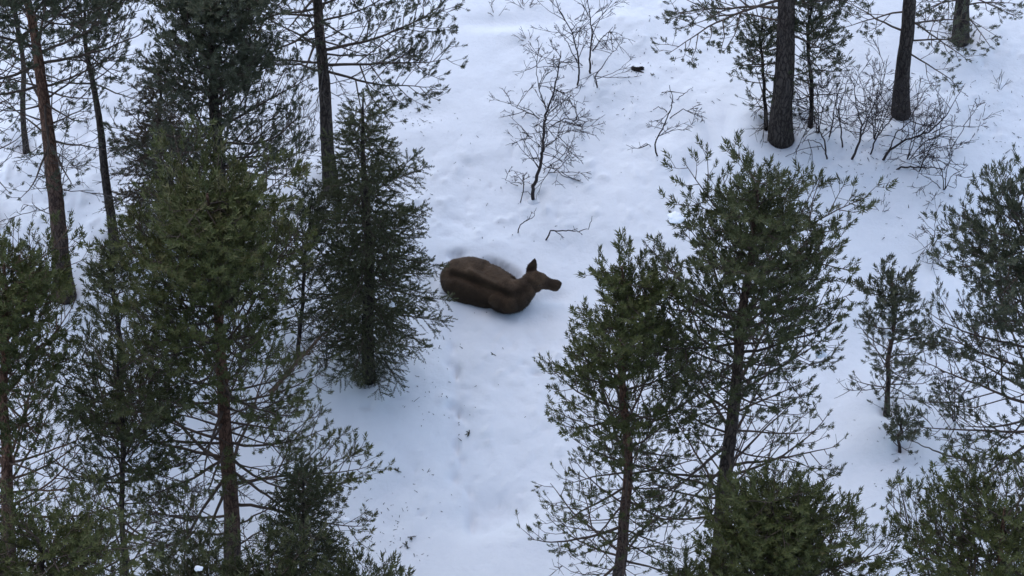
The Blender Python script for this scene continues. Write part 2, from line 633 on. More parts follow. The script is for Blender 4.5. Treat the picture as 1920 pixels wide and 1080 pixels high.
def lower_top(base_px, top_px, crown0, prof, e_top, e_low):
    """from this height the limbs on the far side of a crown show above its leader: put the leader as much lower"""
    base = on_snow(*base_px)
    sh = 0.0
    for _ in range(5):
        top = at_y(top_px[0], top_px[1] + sh, base[1])
        H = top[2] - base[2]
        best = 0
        for u in np.linspace(.3, .99, 24):
            z = (crown0 + u * (1 - crown0)) * H
            rad = np.interp(u, np.linspace(0, 1, len(prof)), prof) * 1.02
            e0, e1, LL = limb_angles(u, z, H, rad, e_top, e_low)
            em = (e0 + e1) / 2
            v = (z + LL * math.sin(em) - H) * math.cos(TH) + LL * math.cos(em) * math.sin(TH)
            best = max(best, v)
        sh = best * FPX / np.linalg.norm(top - CAM)
    return (top_px[0], top_px[1] + sh)


def tree_axis(base_px, top_px, bend=None, seed=0):
    base = on_snow(*base_px)
    top = at_y(top_px[0], top_px[1], base[1])
    H = top[2] - base[2]
    rng = np.random.default_rng(seed + 100)
    n = 12
    t = np.linspace(0, 1, n)
    P = np.stack([(top[0] - base[0]) * t, np.zeros(n), H * t], 1)
    wob = np.cumsum(rng.normal(0, .035, (n, 2)), axis=0)
    wob -= wob[:1] + (wob[-1:] - wob[:1]) * t[:, None]
    P[:, :2] += wob
    if bend is not None:                              # (t, dx in metres) bow of the stem
        P[:, 0] += bend * np.sin(np.pi * t)
    P[0, 2] = -.35
    return base, P, H, rng


def pine(label, base_px, top_px, r0, crown0, prof, seed, ndl=N_GREEN, bark=BARK_G, wood=WOOD, whorl=.34, per=5, sec=.17, twig=.11, shoot=.195, dense_low=.55,
         dead=6, dead0=.15, bend=None, e_top=58, e_low=2, tmul=1.0, tadd=0.0, ts_low=.45, side=None, name='pine_tree', dead_len=1.0, clear=None, extra=(), group='pines standing in the snow'):
    """prof: crown radius in metres from the crown's foot to the top, evenly spaced"""
    base, P, H, rng = tree_axis(base_px, lower_top(base_px, top_px, crown0, prof, e_top, e_low), bend, seed)
    WELLS.append((base[0], base[1], r0))
    root = thing(name, label, 'tree', base, group)
    n = len(P)
    hz = np.linspace(0, 1, n)
    R = r0 * (1 - hz) ** .75 * .92 + .018
    R[0] *= 1.30
    R[1] *= 1.02
    link('trunk', trunk_mesh('trunk', P, R, bark, rng), root)
    nb = Buf()
    z = crown0 * H
    prof = np.asarray(prof, float)
    a0 = rng.uniform(0, 6.28)
    while z < H * .985:
        u = (z / H - crown0) / (1 - crown0)
        rad = np.interp(u, np.linspace(0, 1, len(prof)), prof)
        c = per if u < .93 else 3
        a0 += rng.uniform(.5, 1.2)
        for q in range(c):
            az = a0 + q * 2 * np.pi / c + rng.normal(0, .28)
            f = 1.0
            if side is not None:                       # crown reaching further to one side: (azimuth degrees, amount)
                f = 1 + side[1] * math.cos(az - math.radians(side[0]))
            zz = z + rng.uniform(-.12, .12)
            if rng.random() < .08 * (1 - u):
                continue
            L = max(.22, rad * f * (rng.uniform(.70, 1.28) if rng.random() < .66 else rng.uniform(.30, .75)))
            p0 = lerp_path(P, np.array([np.clip(zz / H, .02, .99)]))[0][0]
            if clear is not None:                      # the photo shows open snow here: a shorter limb
                for _ in range(6):
                    hit = False
                    for fr in (.7, .85, 1.0, 1.12):
                        q = base + p0 + np.array([math.cos(az), math.sin(az), .35]) * L * fr
                        qx, qy = project(q)
                        hit = hit or (clear[0] < qx < clear[2] and clear[1] < qy < clear[3])
                    if not hit:
                        break
                    L *= .82
            e0, e1, LL = limb_angles(u, zz, H, L, e_top, e_low, rng.normal(0, 7), rng.uniform(5, 28))
            dn = .98 - .28 * min(1, u * 1.6)
            full = dense_low + (1 - dense_low) * min(1, u * 1.7)
            wb = Buf()
            pine_limb(wb, nb, p0, az, e0, min(e1, 1.45), LL, .007 + .011 * L, rng, ts=ts_low * (1 - u) + .08, sec=sec * dn, twig=twig * dn, shoot=shoot * (.80 + .55 * u), full=full,
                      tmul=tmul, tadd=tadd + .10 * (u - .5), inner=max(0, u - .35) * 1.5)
            link('branch', wb.mesh('branch', wood), root)
        z += whorl * 1.25 * rng.uniform(.8, 1.2)
    # leader
    wb = Buf()
    add_shoots(nb, P[-1:] - np.array([[0, 0, .18]]), np.array([[0, 0, 1.0]]), .32, 'pine', rng)
    for _ in range(dead):
        zz = H * rng.uniform(dead0, max(crown0, dead0 + .05))
        p0 = lerp_path(P, np.array([zz / H]))[0][0]
        wb = Buf()
        bare_limb(wb, p0, rng.uniform(0, 6.28), math.radians(rng.uniform(-20, 25)), math.radians(rng.uniform(-25, 35)), rng.uniform(.4, 1.5) * dead_len, .012, rng)
        link('branch', wb.mesh('branch', WOODG), root)
    for (zpx, azd, L, e0, e1, kind) in extra:          # single limbs seen in the photo, by height fraction
        p0 = lerp_path(P, np.array([zpx]))[0][0]
        wb = Buf()
        if kind == 'bare':
            bare_limb(wb, p0, math.radians(azd), math.radians(e0), math.radians(e1), L, .012 + .010 * L, rng)
        else:
            pine_limb(wb, nb, p0, math.radians(azd), math.radians(e0), math.radians(e1), L, .010 + .010 * L, rng, ts=.32, sec=sec * .62, twig=twig * .66, shoot=shoot, full=1, tmul=tmul, tadd=tadd)
        link('branch', wb.mesh('branch', wood), root)
    if nb.n:
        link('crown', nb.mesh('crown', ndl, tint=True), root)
    return root, base, P, H


def spruce(label, base_px, top_px, r0, crown0, prof, seed, ndl=N_SPRUCE, whorl=.38, per=7, name='spruce_tree', shoot=.195, full_low=.8, tmul=1.12, sec=.108, group='spruces among the pines'):
    base, P, H, rng = tree_axis(base_px, top_px, None, seed)
    WELLS.append((base[0], base[1], r0))
    root = thing(name, label, 'tree', base, group)
    n = len(P)
    hz = np.linspace(0, 1, n)
    link('trunk', trunk_mesh('trunk', P, r0 * (1 - hz) ** .85 + .012, BARK_D, rng), root)
    nb = Buf()
    z = crown0 * H
    prof = np.asarray(prof, float)
    a0 = 0
    Z = np.array([0, 0, 1.0])
    while z < H * .985:
        u = (z / H - crown0) / (1 - crown0)
        rad = np.interp(u, np.linspace(0, 1, len(prof)), prof)
        a0 += rng.uniform(.4, 1.0)
        c = per if u < .9 else 4
        for q in range(c):
            az = a0 + q * 2 * np.pi / c + rng.normal(0, .22)
            L = max(.15, rad * rng.uniform(.80, 1.08) * (.85 + .25 * math.sin(z * 6.6 + 1.0)))
            p0 = lerp_path(P, np.array([np.clip((z + rng.uniform(-.05, .05)) / H, .02, .99)]))[0][0]
            e0 = math.radians(-26 + 46 * u ** 2 + rng.normal(0, 5))
            e1 = e0 + math.radians(24 - 8 * u)
            m = max(5, int(L / .2) + 3)
            Q = curve(p0, az, e0, e1, L, m, rng, .05)
            wb = Buf()
            tube(wb, Q, np.linspace(.006 + .010 * L, .005, m), 5)
            k = max(3, int(L / sec))
            t = .12 + .88 * (np.arange(k) + rng.uniform(.2, .8, k)) / k
            B, T = lerp_path(Q, t)
            S = unit(np.cross(Z, T) + 1e-6) * np.where(np.arange(k) % 2 == 0, 1, -1)[:, None]
            off = np.radians(rng.uniform(42, 68, k))[:, None]
            D = unit(T * np.cos(off) + S * np.sin(off) + Z * rng.normal(-.30, .16, k)[:, None])
            l2 = np.clip((.42 * L * (1 - t) + .16) * rng.uniform(.7, 1.15, k), .1, .75)
            fl = full_low + (1 - full_low) * min(1, u * 2.5)
            E = B + D * l2[:, None]
            prisms(wb, B, E, .0055, .003, 3)
            # chains of needle shoots along each side twig, and side shoots on the longer ones
            cnt = np.maximum(1, np.ceil(l2 / (shoot * .72)).astype(int))
            ii = np.repeat(np.arange(k), cnt)
            jj = np.concatenate([np.arange(x) for x in cnt])
            f = jj / cnt[ii]
            pos = B[ii] + D[ii] * (l2[ii] * f)[:, None]
            dr = D[ii] + rng.normal(0, .10, (len(ii), 3))
            keep = rng.random(len(ii)) < fl
            add_shoots(nb, pos[keep], dr[keep], shoot * rng.uniform(.85, 1.2, keep.sum()), 'spruce', rng, tmul, .08 * (f[keep].mean() if keep.any() else 0))
            ks = (rng.random(len(ii)) < .8 * fl) & (f > .1)
            S2 = unit(np.cross(Z, D[ii][ks]) + 1e-6) * np.where(rng.random(ks.sum()) < .5, 1, -1)[:, None]
            d2 = unit(D[ii][ks] * .7 + S2 * .75 + Z * rng.normal(-.10, .15, ks.sum())[:, None])
            add_shoots(nb, pos[ks], d2, shoot * rng.uniform(.7, 1.1, ks.sum()), 'spruce', rng, tmul, .04)
            # along the limb itself
            kk = max(2, int(L / .055))
            tb = rng.uniform(.15, 1, kk)
            Bb, Tb = lerp_path(Q, tb)
            add_shoots(nb, np.concatenate([Bb, Q[-1:] - Tb[-1:] * .1]), np.concatenate([unit(Tb + rng.normal(0, .35, Tb.shape)), Tb[-1:]]), shoot, 'spruce', rng, tmul)
            link('branch', wb.mesh('branch', WOOD), root)
        z += whorl * 1.2 * rng.uniform(.8, 1.2) * (1 - .35 * u)
    add_shoots(nb, P[-1:] - np.array([[0, 0, .2]]), np.array([[0, 0, 1.0]]), .3, 'spruce', rng)
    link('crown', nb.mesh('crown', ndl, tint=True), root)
    return root, base, P, H


# --- the pines and spruces of the left half
pine('tall bare-stemmed pine leaning left at the left edge, reddish bark higher up', (121, 550), (22, -260), .19, .44, [1.7, 2.1, 2.0, 1.6, .5], 11, ndl=N_GREY, bark=BARK_R,
     whorl=.40, per=5, sec=.16, twig=.11, dense_low=.7, dead=9, dead0=.22, dead_len=1.1)
pine('thin pine stem with short broken twigs, second from the left edge', (216, 462), (160, -60), .095, .68, [1.1, 1.2, 1.0, .4], 12, ndl=N_GREY, bark=BARK_G,
     whorl=.34, per=5, sec=.15, twig=.11, dense_low=.8, dead=16, dead0=.12, dead_len=.28)
pine('slim pine behind the leftmost trunk, its foot at upper left', (48, 275), (0, -330), .048, .28, [.8, 1.2, 1.3, 1.2, .4], 13, ndl=N_GREY, bark=BARK_G,
     whorl=.42, per=4, sec=.22, twig=.15, dense_low=.5, dead=4)
pine('slender pine cut by the left edge beside the leftmost trunk', (-14, 420), (-42, -120), .09, .2, [.9, 1.2, 1.3, 1.0, .4], 14, ndl=N_GREY, bark=BARK_G,
     whorl=.42, per=4, sec=.22, twig=.15, dense_low=.5, dead=5)
pine('dense dark pine behind the big left pine, its top cut off by the upper edge', (420, 560), (395, -130), .17, .18, [1.4, 1.8, 1.95, 1.8, 1.5, 1.25, .9, .45], 15, ndl=N_GREY, bark=BARK_D,
     whorl=.28, per=7, sec=.15, twig=.097, dense_low=.92, dead=7, tadd=.20)
spruce('brownish low spruce sticking out left from under the dark upper pine', (300, 440), (296, 120), .07, .10, [.75, 1.1, 1.0, .6, .2], 16, ndl=N_BROWN, full_low=.75)
pine('tall pine with a long needled branch reaching right, upper middle left', (622, 352), (566, -420), .145, .40, [1.6, 2.2, 2.3, 1.9, 1.3, .5], 17, ndl=N_GREY, bark=BARK_G,
     whorl=.36, per=5, sec=.14, twig=.095, dense_low=.85, dead=9, dead0=.28, dead_len=1.1, extra=((.36, -5, 2.6, 12, 6, 'pine'), (.345, -25, 2.3, -2, 4, 'pine'), (.40, 12, 2.9, 6, 10, 'pine'), (.37, 200, 1.8, 8, -10, 'bare'), (.34, 160, 1.7, 0, 10, 'bare')))
pine('grey-green pine between the big left pine and the spruce', (556, 668), (586, 330), .03, .06, [.8, 1.0, 1.0, .85, .6, .3], 18, ndl=N_GREY, bark=BARK_D,
     whorl=.34, per=5, sec=.19, twig=.13, dense_low=.6, dead=6)
spruce('dark spruce with tiered branches standing beside the moose', (692, 704), (680, 176), .13, .035, [.9, 1.3, 1.5, 1.5, 1.4, 1.22, .95, .6, .18], 19, full_low=.8)
pine('big full olive pine with red-brown lower trunk, left of centre', (437, 1110), (388, 262), .175, .34, [2.4, 2.2, 1.95, 1.8, 1.65, 1.45, 1.1, .5], 20, ndl=N_OLIVE, bark=BARK_R, wood=WOOD,
     whorl=.31, per=6, sec=.13, twig=.08, shoot=.205, dense_low=.65, tadd=.18, dead=12, dead0=.10, dead_len=1.1, clear=(572, 540, 700, 700),
     extra=((.30, 5, 2.6, 10, 8, 'pine'), (.25, -8, 2.7, 5, 12, 'pine'), (.22, 178, 2.0, -8, 12, 'pine'), (.17, 170, 1.9, -18, 20, 'bare'), (.19, 10, 1.3, 15, 25, 'bare'), (.13, 20, 1.2, 25, 20, 'bare')))
pine('small pine with upright tips in front of the thin left stem', (224, 800), (205, 432), .06, .10, [.9, .85, .75, .55, .25], 21, ndl=N_GREEN, bark=BARK_D, whorl=.30, per=5, sec=.16, twig=.11, dense_low=.6, dead=2)
pine('olive pine cut by the left edge with a red-brown trunk', (22, 1190), (8, 415), .15, .30, [2.1, 2.3, 2.0, 1.65, 1.35, 1.0, .45], 22, ndl=N_OLIVE, bark=BARK_R, wood=WOODR,
     whorl=.34, per=6, sec=.16, twig=.105, dense_low=.6, dead=8)
pine('loose open pine between the left-edge pine and the big left pine', (235, 1180), (222, 580), .055, .16, [1.3, 1.5, 1.5, 1.4, 1.15, .7], 23, ndl=N_GREEN, bark=BARK_D,
     whorl=.36, per=5, sec=.20, twig=.14, dense_low=.62, dead=8)
pine('green pine filling the bottom left corner of the picture', (88, 1620), (78, 872), .14, .3, [2.3, 2.2, 2.1, 1.9, 1.4, .6], 24, ndl=N_OLIVE, bark=BARK_D,
     whorl=.33, per=6, sec=.16, twig=.10, dense_low=.75, dead=3, tadd=.06)
spruce('dark small spruce in front of the big left pine, bottom left', (585, 1300), (568, 885), .085, .06, [.9, .95, 1.0, .95, .85, .65, .3], 25, full_low=.9, tmul=.5)
pine('low pine at the bottom edge beside the big left pine trunk', (400, 1500), (372, 1008), .08, .1, [1.0, 1.15, 1.1, 1.0, .7], 26, ndl=N_GREEN, bark=BARK_D, whorl=.28, per=6, sec=.14, twig=.09, dense_low=.8, dead=0)
pine('small pine at the bottom edge in front of the small spruce', (500, 1530), (498, 992), .08, .1, [1.0, 1.1, 1.1, 1.0, .7], 27, ndl=N_GREEN, bark=BARK_D, whorl=.28, per=6, sec=.14, twig=.09, dense_low=.8, dead=0)
pine('stubby pine tip at the bottom edge, right of the small spruce', (676, 1500), (683, 1026), .07, .1, [.55, .6, .6, .55, .4], 28, ndl=N_GREEN, bark=BARK_D, whorl=.26, per=6, sec=.14, twig=.09, dense_low=.8, dead=0)

# --- the right half
pine('thickest dark pine trunk at upper right, crown above the picture', (1465, 258), (1502, -640), .235, .50, [1.6, 2.2, 2.2, 1.8, .6], 31, ndl=N_GREY, bark=BARK_G,
     whorl=.45, per=5, sec=.20, twig=.14, dense_low=.7, dead=4, dead0=.25, extra=((.33, 172, 2.5, -4, -28, 'pine'), (.30, 150, 1.7, -12, -35, 'pine'), (.24, 190, 1.1, -20, -45, 'pine'), (.34, 20, 1.6, -5, -30, 'pine'), (.27, -10, 1.3, -15, -40, 'pine'), (.20, 160, 1.2, -15, -10, 'bare'), (.36, 200, 2.7, -6, -24, 'pine')))
pine('straight pine trunk at upper right, second of the three', (1691, 207), (1728, -640), .165, .50, [1.5, 2.0, 2.0, 1.6, .6], 32, ndl=N_GREY, bark=BARK_G,
     whorl=.45, per=5, sec=.20, twig=.14, dense_low=.7, dead=4, dead0=.25, extra=((.22, 170, 1.6, 12, 25, 'bare'), (.20, 5, 1.5, -10, -30, 'pine'), (.17, -35, 1.3, -10, -25, 'pine'), (.24, 25, 1.6, -10, -30, 'pine'), (.26, -25, 1.5, -20, -35, 'pine'), (.28, 190, 1.4, -5, -30, 'pine')))
pine('pine trunk at the top right corner, third of the three', (1804, 68), (1830, -700), .16, .42, [1.5, 2.0, 2.0, 1.6, .6], 33, ndl=N_GREY, bark=BARK_G,
     whorl=.45, per=5, sec=.20, twig=.14, dense_low=.7, dead=3, dead0=.25, extra=((.10, 10, 1.3, -5, -20, 'pine'), (.12, 190, 1.2, -5, -25, 'pine'), (.09, -60, 1.2, 0, -10, 'pine'), (.14, -20, 1.3, -10, -25, 'pine'), (.15, 215, 1.3, -10, -25, 'pine')))
pine('sparse young pine behind the thickest trunk at upper right', (1520, 228), (1528, -60), .035, .10, [.7, .85, .85, .65, .3], 34, ndl=N_GREY, bark=BARK_D, whorl=.30, per=5, sec=.15, twig=.10, dense_low=.75, dead=2)
pine('sparse young pine just left of the thickest trunk at upper right', (1438, 232), (1432, 20), .028, .12, [.6, .65, .6, .45, .2], 44, ndl=N_GREY, bark=BARK_D, whorl=.30, per=5, sec=.16, twig=.11, dense_low=.7, dead=2)
pine('conical pine with straight red-brown stem right of the moose', (1155, 1135), (1164, 436), .115, .16, [1.7, 1.9, 1.9, 1.75, 1.5, 1.25, 1.0, .75, .4], 35, ndl=N_OLIVE, bark=BARK_R,
     whorl=.32, per=5, sec=.15, twig=.096, dense_low=.8, dead=7, dead0=.06, clear=(940, 455, 1122, 612))
pine('broadest pine right of centre, snow caught in its crown', (1333, 1150), (1424, 268), .165, .25, [1.9, 2.1, 2.15, 2.05, 1.8, 1.35, .9, .4], 36, ndl=N_GREEN, bark=BARK_G,
     whorl=.34, per=6, sec=.19, twig=.12, shoot=.20, dense_low=.75, dead=9, dead0=.10, bend=-.12, side=(0, .07), extra=((.30, -20, 2.3, -8, 10, 'pine'), (.24, -8, 2.0, -12, 18, 'pine'), (.70, 176, 1.75, 18, 30, 'pine'), (.68, 4, 2.0, 20, 34, 'pine')))
pine('slim small pine standing alone right of the broadest pine', (1664, 770), (1672, 484), .042, .12, [.7, .8, .7, .5, .25], 37, ndl=N_GREY, bark=BARK_R, whorl=.27, per=5, sec=.12, twig=.085, dense_low=.75, dead=4)
pine('knee-high pine seedling below the slim small pine', (1690, 836), (1690, 772), .014, .15, [.32, .34, .25, .12], 38, ndl=N_GREY, bark=BARK_R, whorl=.2, per=4, sec=.16, twig=.13, dense_low=.8, dead=0)
pine('wide open pine cut by the right edge', (1972, 1010), (1930, 318), .15, .25, [1.9, 2.0, 1.95, 1.85, 1.6, 1.2, .5], 39, ndl=N_GREY, bark=BARK_G,
     whorl=.33, per=5, sec=.16, twig=.105, dense_low=.75, dead=8, side=(180, .12), extra=((.45, 178, 2.5, 2, 0, 'pine'), (.37, 184, 2.4, 0, 5, 'pine'), (.55, 172, 2.3, 15, 25, 'pine')))
pine('pine in the bottom right corner with upright tips', (1832, 1560), (1885, 858), .12, .3, [2.0, 2.2, 2.1, 1.7, 1.2, .5], 40, ndl=N_OLIVE, bark=BARK_R,
     whorl=.33, per=6, sec=.16, twig=.11, dense_low=.8, dead=2)
pine('dark bushy pine at the bottom edge in front of the broadest pine', (1450, 1520), (1446, 862), .12, .2, [1.6, 1.7, 1.7, 1.6, 1.35, 1.0, .45], 41, ndl=N_OLIVE, bark=BARK_D,
     whorl=.28, per=6, sec=.13, twig=.083, dense_low=.85, dead=0)
pine('low pine tip at the bottom edge between the two right pines', (1284, 1400), (1284, 1048), .06, .1, [.6, .65, .55, .4, .2], 42, ndl=N_GREEN, bark=BARK_D, whorl=.28, per=5, sec=.17, twig=.12, dense_low=.8, dead=0)


# ------------------------------------------------------------------ snow sheet
def axis_coords(lo, hi, step, far):
    core = np.arange(lo, hi + step * .5, step)
    out, s = [], step
    x = hi
    while x < far:
        s *= 1.22
        x += s
        out.append(x)
    up = np.array(out)
    return np.concatenate([(lo - (up - hi))[::-1], core, up])


xs = axis_coords(-13.0, 13.0, .055, 900)
ys = axis_coords(-11.0, 14.0, .065, 900)
gx, gy = np.meshgrid(xs, ys)
gz = terrain(gx, gy) + terrain_fine(gx, gy) * np.exp(-(np.maximum(np.abs(gx) - 13, 0) + np.maximum(np.abs(gy) - 14, 0)) * .5)
V = np.stack([gx.ravel(), gy.ravel(), gz.ravel()], 1)
nx, ny = len(xs), len(ys)
i = (np.arange(ny - 1)[:, None] * nx + np.arange(nx - 1)[None, :]).ravel()
F = np.stack([i, i + 1, i + nx + 1, i + nx], 1)
bed_shade = np.zeros(len(V))  # shade round the moose bed, strongest in the far gap, painted into snow colour
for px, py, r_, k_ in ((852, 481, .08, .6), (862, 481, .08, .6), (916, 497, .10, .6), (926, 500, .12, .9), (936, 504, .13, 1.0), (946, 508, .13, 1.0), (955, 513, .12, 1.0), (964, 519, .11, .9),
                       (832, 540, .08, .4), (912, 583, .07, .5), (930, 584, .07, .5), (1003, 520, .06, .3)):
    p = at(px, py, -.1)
    bed_shade = np.maximum(bed_shade, k_ * np.exp(-((V[:, 0] - p[0]) ** 2 + ((V[:, 1] - p[1]) * 1.1) ** 2) / (r_ * r_)))
bed_shade = np.clip(bed_shade * (1.0 + .5 * vnoise(V[:, 0] * 11, V[:, 1] * 11, 61)) - .12, 0, 1)
link('snow_ground', mesh_np('snow_ground', V, F, SNOW, bed_shade, smooth=True), kind='structure')


# ------------------------------------------------------------------ moose
def sphere_pts(c, r, rot=None, nu=20, nv=12):
    th = np.linspace(0, np.pi, nv)
    ph = np.arange(nu) / nu * 2 * np.pi
    P = np.stack([np.outer(np.sin(th), np.cos(ph)), np.outer(np.sin(th), np.sin(ph)), np.outer(np.cos(th), np.ones(nu))], -1).reshape(-1, 3) * np.asarray(r)
    if rot is not None:
        P = P @ np.asarray(rot).T
    F = []
    for a in range(nv - 1):
        for b_ in range(nu):
            c_ = (b_ + 1) % nu
            F.append((a * nu + b_, a * nu + nu + b_, a * nu + nu + c_))
            F.append((a * nu + b_, a * nu + nu + c_, a * nu + c_))
    return P + np.asarray(c), np.array(F)


def loft(buf, C, A, B, up=(0, 0, 1), ns=28, pw=1.0):
    """rings along a path: half-widths A (sideways), half-heights B (up)"""
    C = np.asarray(C, float)
    n = len(C)
    tt = np.linspace(0, n - 1, (n - 1) * 5 + 1)

    def cr(Y):
        Y = np.asarray(Y, float)
        Y = Y.reshape(n, -1)
        i = np.minimum(tt.astype(int), n - 2)
        f = (tt - i)[:, None]
        p0, p1, p2, p3 = Y[np.maximum(i - 1, 0)], Y[i], Y[i + 1], Y[np.minimum(i + 2, n - 1)]
        return .5 * (2 * p1 + (p2 - p0) * f + (2 * p0 - 5 * p1 + 4 * p2 - p3) * f * f + (3 * p1 - p0 - 3 * p2 + p3) * f ** 3)
    Q, a, b_ = cr(C), np.maximum(cr(A), .005), np.maximum(cr(B), .005)
    T = unit(np.gradient(Q, axis=0))
    S = unit(np.cross(T, np.array(up, float)))
    U = np.cross(S, T)
    ph = np.arange(ns) / ns * 2 * np.pi
    sx = np.sin(ph)
    cz = np.cos(ph)
    sx = np.sign(sx) * np.abs(sx) ** pw
    ring = Q[:, None, :] + S[:, None, :] * (a * sx[None, :])[:, :, None] + U[:, None, :] * (b_ * cz[None, :])[:, :, None]
    m = len(Q)
    V = np.concatenate([ring.reshape(-1, 3), Q[:1], Q[-1:]])
    i = np.arange(ns)
    j = (i + 1) % ns
    f = np.concatenate([np.stack([i, j, j + ns], 1), np.stack([i, j + ns, i + ns], 1)])
    F = ((np.arange(m - 1) * ns)[:, None, None] + f[None]).reshape(-1, 3)
    e = (m - 1) * ns
    F = np.concatenate([F, np.stack([j, i, np.full(ns, m * ns)], 1), np.stack([e + i, e + j, np.full(ns, m * ns + 1)], 1)])
    buf.add(V, F)


def make_fur(name, dark, mid, light):
    m, n, l, b = mat_new(name)
    tc = n.new('ShaderNodeTexCoord')
    a = noise(n, l, 2.6, 5, .6, tc.outputs['Object'])
    c = noise(n, l, 34, 3, .6, tc.outputs['Object'])
    mx = n.new('ShaderNodeMath')
    mx.operation = 'MULTIPLY_ADD'
    mx.inputs[1].default_value = .45
    l.new(c.outputs['Fac'], mx.inputs[0])
    l.new(a.outputs['Fac'], mx.inputs[2])
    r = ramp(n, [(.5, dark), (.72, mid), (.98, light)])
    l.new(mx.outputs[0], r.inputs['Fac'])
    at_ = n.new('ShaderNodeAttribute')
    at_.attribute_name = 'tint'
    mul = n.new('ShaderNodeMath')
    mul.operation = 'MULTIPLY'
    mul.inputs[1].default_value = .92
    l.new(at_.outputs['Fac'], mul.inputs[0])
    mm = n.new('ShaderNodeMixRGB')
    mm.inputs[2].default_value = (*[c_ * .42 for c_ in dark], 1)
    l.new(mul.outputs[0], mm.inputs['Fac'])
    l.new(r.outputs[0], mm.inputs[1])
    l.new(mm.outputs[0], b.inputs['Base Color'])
    b.inputs['Roughness'].default_value = .75
    b.inputs['Specular IOR Level'].default_value = .2
    bp = n.new('ShaderNodeBump')
    bp.inputs['Strength'].default_value = .5
    bp.inputs['Distance'].default_value = .02
    l.new(c.outputs['Fac'], bp.inputs['Height'])
    l.new(bp.outputs[0], b.inputs['Normal'])
    return m


FUR = make_fur('moose_coat', (.044, .026, .014), (.090, .055, .031), (.150, .096, .058))
HAIR = make_fur('moose_guard_hair', (.048, .029, .016), (.100, .062, .036), (.165, .110, .068))
EYE, en, el, eb = mat_new('moose_eye')
eb.inputs['Base Color'].default_value = (.008, .006, .005, 1)
eb.inputs['Roughness'].default_value = .15

mb = Buf()
ORG = at(900, 538, 0)


def mp(px, py, z):
    return at(px, py, z) - ORG


# trunk of the body, rump to withers to neck to poll
Cc = [mp(835, 516, .12), mp(846, 518, .16), mp(866, 522, .19), mp(890, 529, .19), mp(915, 537, .19), mp(936, 545, .23), mp(953, 553, .29), mp(968, 552, .34), mp(981, 545, .42), mp(992, 536, .47)]
Aa = [.20, .38, .51, .55, .50, .43, .38, .32, .26, .21]
Bb = [.16, .32, .40, .42, .41, .40, .40, .36, .31, .24]
loft(mb, Cc, Aa, Bb, pw=1.0)
# hips and shoulder blades with the hollow of the spine between them
for px, py, z, r in ((860, 503, .36, (.26, .22, .18)), (853, 530, .32, (.24, .20, .16)), (928, 522, .44, (.24, .13, .16)), (930, 561, .38, (.20, .16, .18)), (955, 569, .34, (.20, .19, .22))):
    v, f = sphere_pts(mp(px, py, z), r)
    mb.add(v, f)
# head: poll, brow, muzzle with its heavy overhanging nose
Hc = [mp(988, 532, .50), mp(999, 526, .53), mp(1010, 526, .52), mp(1020, 530, .47), mp(1031, 533, .43), mp(1041, 535, .40), mp(1047, 536, .38), mp(1049.5, 537, .36)]
loft(mb, Hc, [.18, .19, .175, .14, .105, .11, .10, .05], [.20, .22, .20, .165, .13, .14, .125, .06])
for px, py, z, r in ((1012, 519, .58, (.08, .05, .05)), (1006, 540, .42, (.11, .09, .11)), (1042, 541, .33, (.06, .05, .04))):
    v, f = sphere_pts(mp(px, py, z), r)
    mb.add(v, f)
# ears: one raised, the other laid back towards the camera
for pts in (((992, 517, .56), (995.5, 508, .66), (999.5, 498, .76), (1003, 484, .86)), ((999, 523, .60), (1004, 519, .68), (1010, 515, .73), (1016, 511, .74))):
    E_ = [mp(*q) for q in pts]
    loft(mb, E_, [.055, .105, .095, .015], [.045, .05, .045, .015], up=(0, -.77, .64))
# folded legs under the body, below the snow
for pts, rr in ((((860, 540, -.05), (885, 560, -.12), (855, 556, -.25), (880, 566, -.3)), (.18, .12, .07, .06)), (((865, 505, -.05), (890, 508, -.15), (865, 505, -.25), (885, 505, -.3)), (.18, .12, .07, .06)),
                (((955, 565, .05), (972, 570, -.1), (945, 572, -.22), (960, 575, -.3)), (.15, .10, .06, .05)), (((940, 540, .0), (960, 540, -.15), (945, 536, -.25), (958, 536, -.3)), (.15, .10, .06, .05))):
    loft(mb, [mp(*q) for q in pts], rr, rr, up=(.2, .3, .9), ns=14)
raw = bpy.data.objects.new('moose_raw', mb.mesh('moose_raw', FUR))
COL.objects.link(raw)
rm = raw.modifiers.new('r', 'REMESH')
rm.mode = 'VOXEL'
rm.voxel_size = .017
rm.use_smooth_shade = True
sm = raw.modifiers.new('s', 'SMOOTH')
sm.factor = .5
sm.iterations = 9
dg = bpy.context.evaluated_depsgraph_get()
me = bpy.data.meshes.new_from_object(raw.evaluated_get(dg))
me.name = 'body'
bpy.data.objects.remove(raw)
# grooves: the spine between the flanks, behind the shoulder, the throat and the cheek
nv = len(me.vertices)
co = np.empty(nv * 3, np.float32)
me.vertices.foreach_get('co', co)
co = co.reshape(-1, 3).astype(float)
nr = np.empty(nv * 3, np.float32)
me.vertices.foreach_get('normal', nr)
nr = nr.reshape(-1, 3).astype(float)


def groove(pts, wid, depth):
    Q = np.array([mp(*q) for q in pts])
    Q = lerp_path(Q, np.linspace(0, 1, 40))[0]
    d = np.min(np.linalg.norm((co[:, None, :] - Q[None]) * np.array([1, 1, .35]), axis=2), axis=1)
    return -depth * np.exp(-(d / wid) ** 2)


